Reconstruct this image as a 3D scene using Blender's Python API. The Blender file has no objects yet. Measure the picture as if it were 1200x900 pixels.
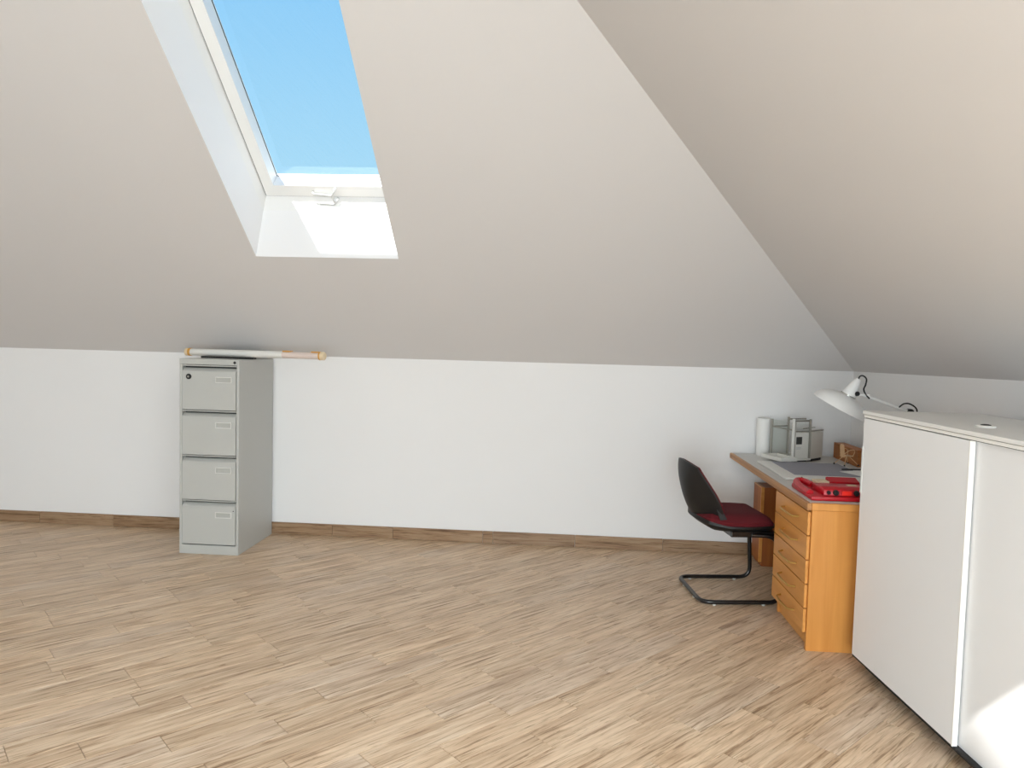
import bpy, bmesh, math, random
from mathutils import Vector, Matrix
random.seed(7)
scene = bpy.context.scene
COL = scene.collection
V = Vector

# ------------------------------------------------------------------ camera
F_PX, PITCH, ROLL, YAW, EYE = 857.1, 0.0554, 0.0264, 0.0692, 1.4806
cy_, sy_ = math.cos(YAW), math.sin(YAW)
F0, R0, U0 = V((-sy_, cy_, 0)), V((cy_, sy_, 0)), V((0, 0, 1))
Fv = F0*math.cos(PITCH) - U0*math.sin(PITCH)
Uv = U0*math.cos(PITCH) + F0*math.sin(PITCH)
Rv = R0*math.cos(ROLL) + Uv*math.sin(ROLL)
Uv = Uv*math.cos(ROLL) - R0*math.sin(ROLL)
cd = bpy.data.cameras.new('camera')
cd.sensor_fit = 'HORIZONTAL'; cd.sensor_width = 36.0; cd.lens = 36.0*F_PX/1200.0
cd.clip_start = 0.05; cd.clip_end = 200
camera = bpy.data.objects.new('camera', cd); COL.objects.link(camera)
m = Matrix((Rv, Uv, -Fv)).transposed().to_4x4(); m.translation = V((0, 0, EYE))
camera.matrix_world = m
scene.camera = camera

# ------------------------------------------------------------------ sky
world = bpy.data.worlds.new('sky'); scene.world = world; world.use_nodes = True
nt = world.node_tree; nt.nodes.clear()
wo = nt.nodes.new('ShaderNodeOutputWorld'); bg = nt.nodes.new('ShaderNodeBackground')
tc = nt.nodes.new('ShaderNodeTexCoord'); sx = nt.nodes.new('ShaderNodeSeparateXYZ')
rp = nt.nodes.new('ShaderNodeValToRGB')
nt.links.new(tc.outputs['Generated'], sx.inputs[0]); nt.links.new(sx.outputs['Z'], rp.inputs[0])
nt.links.new(rp.outputs[0], bg.inputs[0]); nt.links.new(bg.outputs[0], wo.inputs[0])
cr = rp.color_ramp
cr.elements[0].position = 0.0; cr.elements[0].color = (0.72, 0.86, 0.97, 1)
cr.elements[1].position = 1.0; cr.elements[1].color = (0.10, 0.35, 0.82, 1)
for pos, col in ((0.22, (0.42, 0.76, 1.0, 1)), (0.48, (0.24, 0.61, 1.0, 1))):
    e = cr.elements.new(pos); e.color = col
bg.inputs[1].default_value = 1.0

# ------------------------------------------------------------------ sun
SUN = V((0.74, 2.90, -3.58)).normalized()
sl = bpy.data.lights.new('sun', 'SUN'); sl.energy = 15.0; sl.angle = 0.012; sl.color = (1.0, 0.98, 0.95)
so = bpy.data.objects.new('sun', sl); COL.objects.link(so)
so.rotation_euler = SUN.to_track_quat('-Z', 'Y').to_euler(); so.location = (-3, -8, 12)

# daylight from added area lights in the unseen roof windows and terrace door, placed below
DAYLIGHT_FILL = {'window_2': 60.0, 'window_3': 76.0, 'added_door_1': 192.0}
DAY_COLOR = (0.84, 0.94, 1.0)

vs = scene.view_settings
vs.view_transform = 'Standard'; vs.look = 'None'; vs.gamma = 1.0; vs.use_curve_mapping = False
vs.exposure = 0.0

# ------------------------------------------------------------------ helpers: materials
def lin(c):
    return tuple(((x/255.0)/12.92 if x/255.0 <= 0.04045 else ((x/255.0+0.055)/1.055)**2.4) for x in c)
MATS = {}
def mat(name, rgb, rough=0.5, metal=0.0, var=0.04, scale=6.0, bump=0.0, bscale=60.0, spec=0.5, trans=0.0, coat=0.0):
    """procedural principled material: base colour varied a little by noise, optional fine bump"""
    M = bpy.data.materials.new(name); M.use_nodes = True
    t = M.node_tree; b = t.nodes['Principled BSDF']
    base = lin(rgb)
    co = t.nodes.new('ShaderNodeTexCoord'); n = t.nodes.new('ShaderNodeTexNoise')
    n.inputs['Scale'].default_value = scale; n.inputs['Detail'].default_value = 4
    t.links.new(co.outputs['Object'], n.inputs['Vector'])
    mx = t.nodes.new('ShaderNodeMix'); mx.data_type = 'RGBA'
    mx.inputs[6].default_value = (*[max(0, c*(1-var)) for c in base], 1)
    mx.inputs[7].default_value = (*[min(1, c*(1+var)) for c in base], 1)
    t.links.new(n.outputs['Fac'], mx.inputs[0]); t.links.new(mx.outputs[2], b.inputs['Base Color'])
    b.inputs['Roughness'].default_value = rough; b.inputs['Metallic'].default_value = metal
    b.inputs['Specular IOR Level'].default_value = spec
    b.inputs['Coat Weight'].default_value = coat
    b.inputs['Transmission Weight'].default_value = trans
    if bump:
        n2 = t.nodes.new('ShaderNodeTexNoise'); n2.inputs['Scale'].default_value = bscale; n2.inputs['Detail'].default_value = 3
        t.links.new(co.outputs['Object'], n2.inputs['Vector'])
        bp = t.nodes.new('ShaderNodeBump'); bp.inputs['Strength'].default_value = bump; bp.inputs['Distance'].default_value = 0.004
        t.links.new(n2.outputs['Fac'], bp.inputs['Height']); t.links.new(bp.outputs[0], b.inputs['Normal'])
    MATS[name] = M
    return M

def wood_mat(name, light, dark, grain=(2.0, 30.0), axis='Z', rough=0.42, contrast=1.0):
    """streaky veneer: noise stretched along one object axis"""
    M = bpy.data.materials.new(name); M.use_nodes = True
    t = M.node_tree; b = t.nodes['Principled BSDF']
    co = t.nodes.new('ShaderNodeTexCoord'); mp = t.nodes.new('ShaderNodeMapping')
    s = {'X': (grain[0], grain[1], grain[1]), 'Y': (grain[1], grain[0], grain[1]), 'Z': (grain[1], grain[1], grain[0])}[axis]
    mp.inputs['Scale'].default_value = s
    n = t.nodes.new('ShaderNodeTexNoise'); n.inputs['Scale'].default_value = 1.0; n.inputs['Detail'].default_value = 5
    n.inputs['Distortion'].default_value = 0.4
    t.links.new(co.outputs['Object'], mp.inputs[0]); t.links.new(mp.outputs[0], n.inputs['Vector'])
    r = t.nodes.new('ShaderNodeValToRGB'); r.color_ramp.elements[0].position = 0.5-0.22/contrast; r.color_ramp.elements[1].position = 0.5+0.22/contrast
    r.color_ramp.elements[0].color = (*lin(dark), 1); r.color_ramp.elements[1].color = (*lin(light), 1)
    t.links.new(n.outputs['Fac'], r.inputs[0]); t.links.new(r.outputs[0], b.inputs['Base Color'])
    b.inputs['Roughness'].default_value = rough
    MATS[name] = M
    return M

def plank_mat(name, tint=(1, 1, 1), rough=0.40):
    """wood-look porcelain plank; coordinates come from the plank's own UV map, tone from its 'tone' attribute"""
    M = bpy.data.materials.new(name); M.use_nodes = True
    t = M.node_tree; L = t.links; b = t.nodes['Principled BSDF']
    uv = t.nodes.new('ShaderNodeUVMap'); uv.uv_map = 'UVMap'
    def mapped(s):
        mp = t.nodes.new('ShaderNodeMapping'); mp.inputs['Scale'].default_value = s
        L.new(uv.outputs[0], mp.inputs[0]); return mp
    def noise(s, detail, dist, rough_=0.55):
        n = t.nodes.new('ShaderNodeTexNoise'); n.inputs['Scale'].default_value = 1.0
        n.inputs['Detail'].default_value = detail; n.inputs['Distortion'].default_value = dist; n.inputs['Roughness'].default_value = rough_
        L.new(mapped(s).outputs[0], n.inputs['Vector']); return n
    def ramp(src, stops):
        r = t.nodes.new('ShaderNodeValToRGB'); e = r.color_ramp.elements
        e[0].position, e[0].color = stops[0][0], (*stops[0][1], 1)
        e[1].position, e[1].color = stops[-1][0], (*stops[-1][1], 1)
        for p_, c_ in stops[1:-1]:
            k = e.new(p_); k.color = (*c_, 1)
        L.new(src, r.inputs[0]); return r
    def tc_(c): return tuple(x*k for x, k in zip(lin(c), tint))
    # broad cathedral figure
    n1 = noise((1.6, 17.0, 1.0), 6, 1.4, 0.6)
    base = ramp(n1.outputs['Fac'], [(0.26, tc_((172, 142, 112))), (0.40, tc_((204, 175, 145))), (0.55, tc_((224, 198, 169))), (0.72, tc_((234, 213, 188)))])
    # narrow dark streaks along the board
    n2 = noise((3.0, 75.0, 1.0), 6, 1.0, 0.62)
    st = ramp(n2.outputs['Fac'], [(0.345, (0.46, 0.39, 0.32)), (0.42, (0.82, 0.79, 0.75)), (0.50, (1, 1, 1))])
    n3 = noise((2.4, 42.0, 1.0), 5, 2.2, 0.6)
    st2 = ramp(n3.outputs['Fac'], [(0.31, (0.40, 0.32, 0.25)), (0.38, (0.76, 0.72, 0.67)), (0.43, (1, 1, 1))])
    # fine fibre
    n4 = noise((9.0, 260.0, 1.0), 3, 0.2)
    fb = ramp(n4.outputs['Fac'], [(0.3, (0.90, 0.89, 0.88)), (0.62, (1.03, 1.03, 1.03))])
    def mul(a, c, f=1.0):
        x = t.nodes.new('ShaderNodeMix'); x.data_type = 'RGBA'; x.blend_type = 'MULTIPLY'; x.inputs[0].default_value = f
        L.new(a, x.inputs[6]); L.new(c, x.inputs[7]); return x.outputs[2]
    c = mul(mul(mul(base.outputs[0], st.outputs[0], 1.0), st2.outputs[0], 0.9), fb.outputs[0], 0.9)
    at = t.nodes.new('ShaderNodeAttribute'); at.attribute_name = 'tone'
    tr = ramp(at.outputs['Fac'], [(0.0, (0.88, 0.86, 0.83)), (0.3, (0.96, 0.95, 0.93)), (0.6, (1.0, 0.99, 0.97)), (0.85, (0.94, 0.96, 1.0)), (1.0, (1.04, 1.02, 0.98))])
    c = mul(c, tr.outputs[0], 1.0)
    L.new(c, b.inputs['Base Color'])
    b.inputs['Roughness'].default_value = rough
    b.inputs['Specular IOR Level'].default_value = 0.4
    bp = t.nodes.new('ShaderNodeBump'); bp.inputs['Strength'].default_value = 0.12; bp.inputs['Distance'].default_value = 0.002
    L.new(n2.outputs['Fac'], bp.inputs['Height']); L.new(bp.outputs[0], b.inputs['Normal'])
    MATS[name] = M
    return M

def glass_mat(name, tint=(0.96, 0.985, 0.99), ior=1.6):
    M = bpy.data.materials.new(name); M.use_nodes = True
    t = M.node_tree; t.nodes.clear()
    o = t.nodes.new('ShaderNodeOutputMaterial'); mx = t.nodes.new('ShaderNodeMixShader')
    tr = t.nodes.new('ShaderNodeBsdfTransparent'); tr.inputs[0].default_value = (*tint, 1)
    gl = t.nodes.new('ShaderNodeBsdfGlossy'); gl.inputs['Roughness'].default_value = 0.0
    fr = t.nodes.new('ShaderNodeFresnel')
    ge = t.nodes.new('ShaderNodeNewGeometry'); mi = t.nodes.new('ShaderNodeMix')      # the same reflectance from either side of the sheet
    mi.inputs[2].default_value = ior; mi.inputs[3].default_value = 1.0/ior
    t.links.new(ge.outputs['Backfacing'], mi.inputs[0]); t.links.new(mi.outputs[0], fr.inputs[0])
    t.links.new(fr.outputs[0], mx.inputs[0]); t.links.new(tr.outputs[0], mx.inputs[1]); t.links.new(gl.outputs[0], mx.inputs[2])
    t.links.new(mx.outputs[0], o.inputs[0])
    MATS[name] = M
    return M

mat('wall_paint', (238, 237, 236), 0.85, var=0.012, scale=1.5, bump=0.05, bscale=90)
mat('ceiling_paint_shaded', (214, 211, 209), 0.88, var=0.015, scale=1.2, bump=0.05, bscale=90)  # white paint darkened, so the shade on the slopes sits in the colour
mat('reveal_paint', (240, 240, 240), 0.8, var=0.01)
mat('window_white', (240, 240, 238), 0.35, var=0.01)
mat('gasket', (40, 42, 44), 0.6)
mat('handle_grey', (200, 200, 198), 0.35)
mat('grout', (186, 166, 144), 0.9, var=0.08, scale=20)
mat('cabinet_grey', (184, 184, 179), 0.42, var=0.012, scale=3)
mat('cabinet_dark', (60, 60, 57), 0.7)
mat('card_grey', (212, 211, 206), 0.5)
mat('card_dark', (174, 173, 167), 0.6)
mat('black_plastic', (17, 17, 18), 0.5, var=0.1)
mat('black_metal', (15, 15, 16), 0.3, metal=0.0, var=0.1, coat=0.3)
mat('steel', (180, 178, 172), 0.3, metal=1.0)
mat('tube_white', (226, 224, 218), 0.3, var=0.03)
mat('tube_clear', (222, 205, 196), 0.2, var=0.03)
mat('ochre', (206, 150, 60), 0.5, var=0.08)
mat('red_fabric', (92, 4, 18), 0.92, var=0.12, scale=80, bump=0.4, bscale=400)
mat('sideboard_white', (240, 240, 240), 0.38, var=0.008)
mat('sideboard_top', (236, 235, 231), 0.4, var=0.01)
mat('edge_white', (243, 241, 236), 0.4, var=0.01)
mat('plinth_dark', (30, 28, 27), 0.7)
mat('laminate_grey', (212, 209, 204), 0.5, var=0.03, scale=60)
mat('brass', (206, 164, 92), 0.35, metal=0.8, var=0.03)
mat('paper', (240, 239, 235), 0.8, var=0.01)
mat('board_white', (232, 230, 224), 0.5, var=0.02)
mat('mat_grey', (150, 149, 158), 0.7, var=0.03, scale=15)
mat('model_white', (226, 224, 216), 0.5, var=0.02)
mat('model_beige', (214, 207, 196), 0.55, var=0.02)
mat('model_metal', (168, 164, 154), 0.35, metal=0.6, var=0.05)
mat('lamp_white', (238, 238, 236), 0.32, var=0.008)
mat('lamp_inner', (240, 240, 236), 0.5)
mat('red_plastic', (190, 8, 28), 0.38, var=0.06)
mat('red_bright', (248, 40, 26), 0.4, var=0.03)
mat('cream', (226, 206, 172), 0.6, var=0.04)
mat('birch', (224, 184, 140), 0.5, var=0.05, scale=30)
wood_mat('beech', (226, 158, 82), (206, 136, 62), grain=(1.2, 22.0), axis='Z', rough=0.38)
wood_mat('beech_drawer', (230, 164, 88), (210, 142, 68), grain=(1.2, 26.0), axis='Y', rough=0.36)
wood_mat('beech_edge', (200, 148, 92), (168, 112, 62), grain=(1.0, 60.0), axis='Y', rough=0.45)
wood_mat('cherry', (176, 104, 46), (150, 82, 34), grain=(1.4, 24.0), axis='Z', rough=0.45)
wood_mat('box_wood', (186, 118, 58), (160, 94, 40), grain=(1.4, 40.0), axis='Y', rough=0.5)
plank_mat('floor_plank')
plank_mat('skirting_plank', tint=(0.50, 0.43, 0.36), rough=0.5)
glass_mat('window_glass')
glass_mat('acrylic', (0.96, 0.97, 0.96), 1.45)

# ------------------------------------------------------------------ helpers: meshes
def empty(name, loc=(0, 0, 0), rz=0.0):
    o = bpy.data.objects.new(name, None); COL.objects.link(o)
    o.location = loc; o.rotation_euler = (0, 0, rz); o.empty_display_size = 0.1
    return o
def tag(o, label=None, cat=None, group=None, kind=None):
    if label: o['label'] = label
    if cat: o['category'] = cat
    if group: o['group'] = group
    if kind: o['kind'] = kind
    return o
def build(name, bm, material, parent=None, smooth=False, loc=None, label=None, kind=None):
    bmesh.ops.recalc_face_normals(bm, faces=bm.faces[:])
    me = bpy.data.meshes.new(name); bm.to_mesh(me); bm.free()
    o = bpy.data.objects.new(name, me); COL.objects.link(o)
    for mm in (material if isinstance(material, (list, tuple)) else [material]):
        me.materials.append(MATS[mm])
    if smooth:
        for p_ in me.polygons: p_.use_smooth = True
        try: me.set_sharp_from_angle(angle=math.radians(35))
        except Exception: pass
    if parent: o.parent = parent
    if loc: o.location = loc
    if label: o['label'] = label
    if kind: o['kind'] = kind
    return o
def box(lo, hi, bev=0.0, bm=None, seg=2):
    b = bmesh.new()
    r = bmesh.ops.create_cube(b, size=1.0)
    s = V(hi)-V(lo); c = (V(hi)+V(lo))/2
    for v in b.verts: v.co = V((v.co.x*s.x, v.co.y*s.y, v.co.z*s.z)) + c
    if bev: bmesh.ops.bevel(b, geom=b.edges[:], offset=bev, segments=seg, affect='EDGES', profile=0.5)
    return merge(bm, b)
def merge(bm, b):
    if bm is None: return b
    me = bpy.data.meshes.new('t'); b.to_mesh(me); b.free(); bm.from_mesh(me); bpy.data.meshes.remove(me)
    return bm
def hexa(pts, bm=None):
    """8 corner points: 4 of one side then the matching 4 of the other"""
    b = bm or bmesh.new(); vv = [b.verts.new(p_) for p_ in pts]
    for f in ((0, 1, 2, 3), (7, 6, 5, 4), (0, 4, 5, 1), (1, 5, 6, 2), (2, 6, 7, 3), (3, 7, 4, 0)):
        b.faces.new([vv[i] for i in f])
    return b
def prism(poly, d, bm=None, bev=0.0):
    """extrude a closed polygon of 3-D points along vector d"""
    b = bmesh.new(); d = V(d)
    a = [b.verts.new(V(p_)) for p_ in poly]; c = [b.verts.new(V(p_)+d) for p_ in poly]
    n = len(poly); b.faces.new(a); b.faces.new(c[::-1])
    for i in range(n): b.faces.new((a[i], a[(i+1) % n], c[(i+1) % n], c[i]))
    if bev:
        bmesh.ops.recalc_face_normals(b, faces=b.faces[:])
        bmesh.ops.bevel(b, geom=b.edges[:], offset=bev, segments=2, affect='EDGES', profile=0.5)
    return merge(bm, b)
def frame_of(d):
    d = d.normalized(); up = V((0, 0, 1)) if abs(d.z) < 0.95 else V((1, 0, 0))
    x = d.cross(up).normalized(); return x, d.cross(x).normalized()
def tube(path, r, n=12, bm=None, caps=True, rr=None):
    b = bm or bmesh.new(); pts = [V(p_) for p_ in path]; rings = []
    x = None
    for i, p_ in enumerate(pts):
        d = (pts[min(i+1, len(pts)-1)] - pts[max(i-1, 0)]).normalized()
        if x is None: x, y = frame_of(d)
        else:
            x = (x - d*x.dot(d)).normalized()
        y = d.cross(x)
        ri = rr[i] if rr else r
        rings.append([b.verts.new(p_ + (x*math.cos(2*math.pi*k/n) + y*math.sin(2*math.pi*k/n))*ri) for k in range(n)])
    for a, c in zip(rings, rings[1:]):
        for k in range(n): b.faces.new((a[k], a[(k+1) % n], c[(k+1) % n], c[k]))
    if caps: b.faces.new(rings[0][::-1]); b.faces.new(rings[-1])
    return b
def round_path(pts, rad, seg=6):
    """polyline with rounded corners"""
    pts = [V(p_) for p_ in pts]; out = [pts[0]]
    for a, p_, c in zip(pts, pts[1:], pts[2:]):
        r1 = min(rad, (a-p_).length*0.49); r2 = min(rad, (c-p_).length*0.49)
        s = p_ + (a-p_).normalized()*r1; e = p_ + (c-p_).normalized()*r2
        for k in range(seg+1):
            u = k/seg; out.append(s*(1-u)**2 + p_*2*u*(1-u) + e*u*u)
    out.append(pts[-1]); return out
def lathe(profile, origin, axis, n=40, bm=None):
    b = bm or bmesh.new(); axis = V(axis).normalized(); x, y = frame_of(axis); o = V(origin); rings = []
    for r, h in profile:
        if r < 1e-5: rings.append([b.verts.new(o+axis*h)])
        else: rings.append([b.verts.new(o+axis*h+(x*math.cos(2*math.pi*k/n)+y*math.sin(2*math.pi*k/n))*r) for k in range(n)])
    for a, c in zip(rings, rings[1:]):
        for k in range(n):
            k2 = (k+1) % n
            if len(a) == 1 and len(c) == 1: continue
            if len(a) == 1: b.faces.new((a[0], c[k2], c[k]))
            elif len(c) == 1: b.faces.new((a[k], a[k2], c[0]))
            else: b.faces.new((a[k], a[k2], c[k2], c[k]))
    return b

# ------------------------------------------------------------------ the room
WX, WL, YB, YF = 2.05, -5.6, 5.327, -2.30         # right wall, left wall, back knee wall, front knee wall
HB = 1.3464                                       # knee wall height
SL = 0.6702; CS, SN = math.cos(SL), math.sin(SL)
YR = 0.96                                         # ridge
cornerB = V((WX, YB, HB))
crease = V((0.011, 3.271, 2.976)) - cornerB
RP = cornerB + crease*((YB-YR)/-crease.y)
tilt = 0.0142
YE = -3.40                                        # virtual eave of the slope behind the camera, cut off by the front wall
ZF = HB + (YB-YE)*tilt
cornerF = V((WX, YE, ZF))
ZR = RP.z
kf = (YR-YF)/(YR-YE)
frontR = RP + (cornerF-RP)*kf                     # where the hip behind the camera meets the front wall
ZW = frontR.z
eaveR = V((WX, YF, HB+(YB-YF)*tilt))
ridgeL = V((WL, YR, ZR))

class Basis:
    """roof plane: a along the eave, c up the slope, o outwards"""
    def __init__(self, O, ea, inside):
        self.O = V(O); self.a = V(ea).normalized()
        n = None
    @staticmethod
    def of(O, pa, pu):
        B = Basis.__new__(Basis); B.O = V(O); B.a = (V(pa)-V(O)).normalized()
        up = V(pu)-V(O); B.u = (up - B.a*up.dot(B.a)).normalized()
        B.n = B.a.cross(B.u)
        if B.n.z < 0: B.n = -B.n
        return B
    def p(self, a, c, o=0.0): return self.O + self.a*a + self.u*c + self.n*o
    def co(self, q): d = V(q)-self.O; return d.dot(self.a), d.dot(self.u)

B1 = Basis.of((0, YB, HB), (1, YB, HB), (0, YR, HB+(YB-YR)*math.tan(SL)))
B2 = Basis.of(cornerB, cornerF, RP)
B3 = Basis.of((0, YE, ZF), (1, YE, ZF), (0, YR, ZR))

def roof_panel(name, B, poly, holes):
    bm = bmesh.new()
    def loop(pts, o):
        vv = [bm.verts.new(B.p(a, c, o)) for a, c in pts]
        return [bm.edges.new((vv[i], vv[(i+1) % len(vv)])) for i in range(len(vv))]
    for o in (0.0,):
        es = loop(poly, o)
        for (a0, a1, c0, c1) in holes: es += loop([(a0, c0), (a1, c0), (a1, c1), (a0, c1)], o)
        bmesh.ops.triangle_fill(bm, use_beauty=True, use_dissolve=False, edges=es, normal=-B.n)
    return tag(build(name, bm, 'ceiling_paint_shaded'), kind='structure')

GL_O, GAP = 0.345, 0.0
def skylight(num, B, a0, a1, c0, glass_len, label, detail=False, light=None, flare=0.0):
    """roof window with plaster lining; returns the hole (a0,a1,c0,c1) in the ceiling"""
    up_c, up_o = B.u.z, B.n.z                      # going straight up by 1
    h = 0.226/up_o
    cb = c0 + h*up_c                               # top of the vertical lower lining
    inset = 0.061
    g0 = cb + 0.138; g1 = g0 + glass_len            # glass
    ct = g1 + 0.138                                 # frame top, inside
    d = 0.226/abs(-B.n.dot(V((B.u.x, B.u.y, 0)).normalized()))
    ctop = ct + d*abs(V((B.u.x, B.u.y, 0)).normalized().dot(B.u))
    w = empty('window_%d' % num, B.p((a0+a1)/2, c0, 0)); tag(w, label, None, None, 'structure')
    inv = Matrix.Translation(-w.location)
    def part(name, bm, material, parent=None, smooth=False):
        bm.transform(inv); return build(name, bm, material, parent or w, smooth)
    P = B.p; th = 0.03
    f0, f1 = a0+0.046, a1-0.013+flare                    # lining edge at the frame
    # lining panels (real thickness, outwards)
    part('reveal', hexa([P(a0, c0), P(a0, ctop), P(f0, ct, .226), P(f0, cb, .226), P(a0-th, c0-th, .015), P(a0-th, ctop+th, .015), P(f0-th, ct+th, .226), P(f0-th, cb-th, .226)]), 'reveal_paint')
    part('reveal', hexa([P(a1, c0), P(a1, ctop), P(f1, ct, .226), P(f1, cb, .226), P(a1+th, c0-th, .015), P(a1+th, ctop+th, .015), P(f1+th, ct+th, .226), P(f1+th, cb-th, .226)]), 'reveal_paint')
    part('reveal', hexa([P(a0, c0), P(a1, c0), P(f1, cb, .226), P(f0, cb, .226), P(a0, c0-th, .015), P(a1, c0-th, .015), P(f1, cb-th, .226), P(f0, cb-th, .226)]), 'reveal_paint')
    part('reveal', hexa([P(a0, ctop), P(a1, ctop), P(f1, ct, .226), P(f0, ct, .226), P(a0, ctop+th, .015), P(a1, ctop+th, .015), P(f1, ct+th, .226), P(f0, ct+th, .226)]), 'reveal_paint')
    # fixed frame: four mitred members
    i0, i1, ib, it = a0+inset, a1-inset+flare, cb+0.052, ct-0.052
    def ring(name, outer_lo, inner_lo, o_lo, outer_hi, inner_hi, o_hi, material, parent=None):
        def corners(rect): x0, x1, y0, y1 = rect; return [(x0, y0), (x1, y0), (x1, y1), (x0, y1)]
        ol, il, oh, ih = map(corners, (outer_lo, inner_lo, outer_hi, inner_hi))
        for k in range(4):
            k2 = (k+1) % 4
            part(name, hexa([P(*ol[k], o_lo), P(*ol[k2], o_lo), P(*il[k2], o_lo), P(*il[k], o_lo),
                             P(*oh[k], o_hi), P(*oh[k2], o_hi), P(*ih[k2], o_hi), P(*ih[k], o_hi)]), material, parent)
    ring('frame', (f0-.05, f1+.05, cb-.05, ct+.05), (f0, f1, cb, ct), .2265, (f0-.05, f1+.05, cb-.05, ct+.05), (i0, i1, ib, it), .300, 'window_white')
    ring('frame', (f0-.05, f1+.05, cb-.05, ct+.05), (i0-.012, i1+.012, ib-.012, it+.012), .3005, (f0-.05, f1+.05, cb-.05, ct+.05), (i0-.012, i1+.012, ib-.012, it+.012), .405, 'window_white')
    # dark groove between frame and sash
    ring('gasket', (i0-.011, i1+.011, ib-.011, it+.011), (i0+.0045, i1-.0045, ib+.0045, it-.0045), .3012, (i0-.011, i1+.011, ib-.011, it+.011), (i0+.0045, i1-.0045, ib+.0045, it-.0045), .31, 'gasket')
    # sash: square rails, the glass sits deep in the rebate
    s0, s1, sb, st = i0+.005, i1-.005, ib+.005, it-.005
    ga0, ga1 = s0+.068, s1-.068
    sash = empty('sash', (0, 0, 0)); sash.parent = w
    ring('sash_rail', (s0, s1, sb, st), (ga0, ga1, g0, g1), .295, (s0, s1, sb, st), (ga0, ga1, g0, g1), .3835, 'window_white', sash)
    ring('sash_cover', (s0, s1, sb, st), (ga0-.004, ga1+.004, g0-.004, g1+.004), .3885, (s0, s1, sb, st), (ga0-.004, ga1+.004, g0-.004, g1+.004), .410, 'window_white', sash)
    ring('gasket', (ga0-.003, ga1+.003, g0-.003, g1+.003), (ga0+.004, ga1-.004, g0+.004, g1-.004), .3838, (ga0-.003, ga1+.003, g0-.003, g1+.003), (ga0+.004, ga1-.004, g0+.004, g1-.004), .3848, 'gasket', sash)
    ring('flashing', (f0-.09, f1+.09, cb-.09, ct+.09), (s0+.03, s1-.03, sb+.03, st-.03), .412, (f0-.09, f1+.09, cb-.09, ct+.09), (s0+.03, s1-.03, sb+.03, st-.03), .420, 'handle_grey')
    bm = bmesh.new(); bm.faces.new([bm.verts.new(P(a, c, .386)) for a, c in ((ga0-.02, g0-.02), (ga1+.02, g0-.02), (ga1+.02, g1+.02), (ga0-.02, g1+.02))])
    part('pane', bm, 'window_glass', sash)
    if detail:
        # white lever and strike plate on the lower rail
        am = -1.50
        hd = empty('handle', (0, 0, 0)); hd.parent = w
        part('lever', tube(round_path([P(am-.075, sb+.040, .294), P(am-.075, sb+.036, .275), P(am+.045, sb+.028, .268), P(am+.070, sb+.066, .276), P(am+.070, sb+.070, .294)], 0.012, 4), 0.0065, 8), 'handle_grey', hd, True)
        part('lever_arm', tube([P(am+.045, sb+.028, .268), P(am+.048, sb-.030, .272)], 0.0065, 8), 'handle_grey', hd, True)
        part('strike_plate', tube(round_path([P(am-.050, ib-.030, .282), P(am-.048, ib-.032, .262), P(am+.048, ib-.034, .260), P(am+.072, ib-.004, .270), P(am+.072, ib-.002, .292)], 0.012, 4), 0.006, 8), 'handle_grey', hd, True)
    if light:  # added area light that brightens the room through an unseen window
        ld = bpy.data.lights.new('daylight_fill', 'AREA'); ld.shape = 'RECTANGLE'
        ld.size = (ga1-ga0)*0.98; ld.size_y = (g1-g0)*0.98; ld.energy = light; ld.color = DAY_COLOR
        lo = bpy.data.objects.new('daylight_fill', ld); COL.objects.link(lo)
        z = B.n; x = B.a; y = z.cross(x)
        mm = Matrix((x, y, z)).transposed().to_4x4(); mm.translation = P((a0+a1)/2, (g0+g1)/2, .37); lo.matrix_world = mm
    return (a0, a1, c0, ctop)

h1 = skylight(1, B1, -1.951, -1.041, 1.030, 1.41, 'white roof window in the sloping ceiling with blue sky beyond', True, flare=0.055)
a2 = -(B2.a.y)*0 + (V((WX, 1.02, 0))-V((WX, YB, 0))).length
h2 = skylight(2, B2, a2, a2+0.95, 0.34, 1.077, 'unseen white roof window added above the sideboard to let in sun and light', light=DAYLIGHT_FILL['window_2'])  # unseen window, added for the sun patch and more light
h4 = skylight(3, B2, a2+1.60, a2+2.55, 0.34, 1.10, 'unseen white roof window added behind the sideboard to light the room', light=DAYLIGHT_FILL['window_3'])  # unseen window, added to bring light from the right
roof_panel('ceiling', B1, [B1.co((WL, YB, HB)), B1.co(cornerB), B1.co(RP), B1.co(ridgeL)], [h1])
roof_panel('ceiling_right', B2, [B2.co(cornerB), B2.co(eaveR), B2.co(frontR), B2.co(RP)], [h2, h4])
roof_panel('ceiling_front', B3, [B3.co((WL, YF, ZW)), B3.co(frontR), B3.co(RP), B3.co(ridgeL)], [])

def wall(name, bm): return tag(build(name, bm, 'wall_paint'), kind='structure')
T = 0.12
wall('wall_back', box((WL-T, YB, -0.02), (WX+T, YB+T, HB)))
wall('wall_right', prism([(WX, YB, -0.02), (WX, YF, -0.02), tuple(eaveR), (WX, YB, HB)], (T, 0, 0)))
GX0, GX1, GZ = -1.5, 1.1, 2.06                     # opening of the added, unseen terrace door
bm = bmesh.new()
fw = [(WL-T, -0.02), (GX0, -0.02), (GX0, GZ), (GX1, GZ), (GX1, -0.02), (WX+T, -0.02), (WX+T, eaveR.z), (WX, eaveR.z), (frontR.x, ZW), (WL-T, ZW)]
es = []
for yy in (YF,):
    vv = [bm.verts.new((x, yy, z)) for x, z in fw]
    es += [bm.edges.new((vv[i], vv[(i+1) % len(vv)])) for i in range(len(vv))]
bmesh.ops.triangle_fill(bm, use_beauty=True, edges=es)
r_ex = bmesh.ops.extrude_face_region(bm, geom=bm.faces[:])
for v in [g for g in r_ex['geom'] if isinstance(g, bmesh.types.BMVert)]: v.co.y -= T
wall('wall_front', bm)
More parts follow.
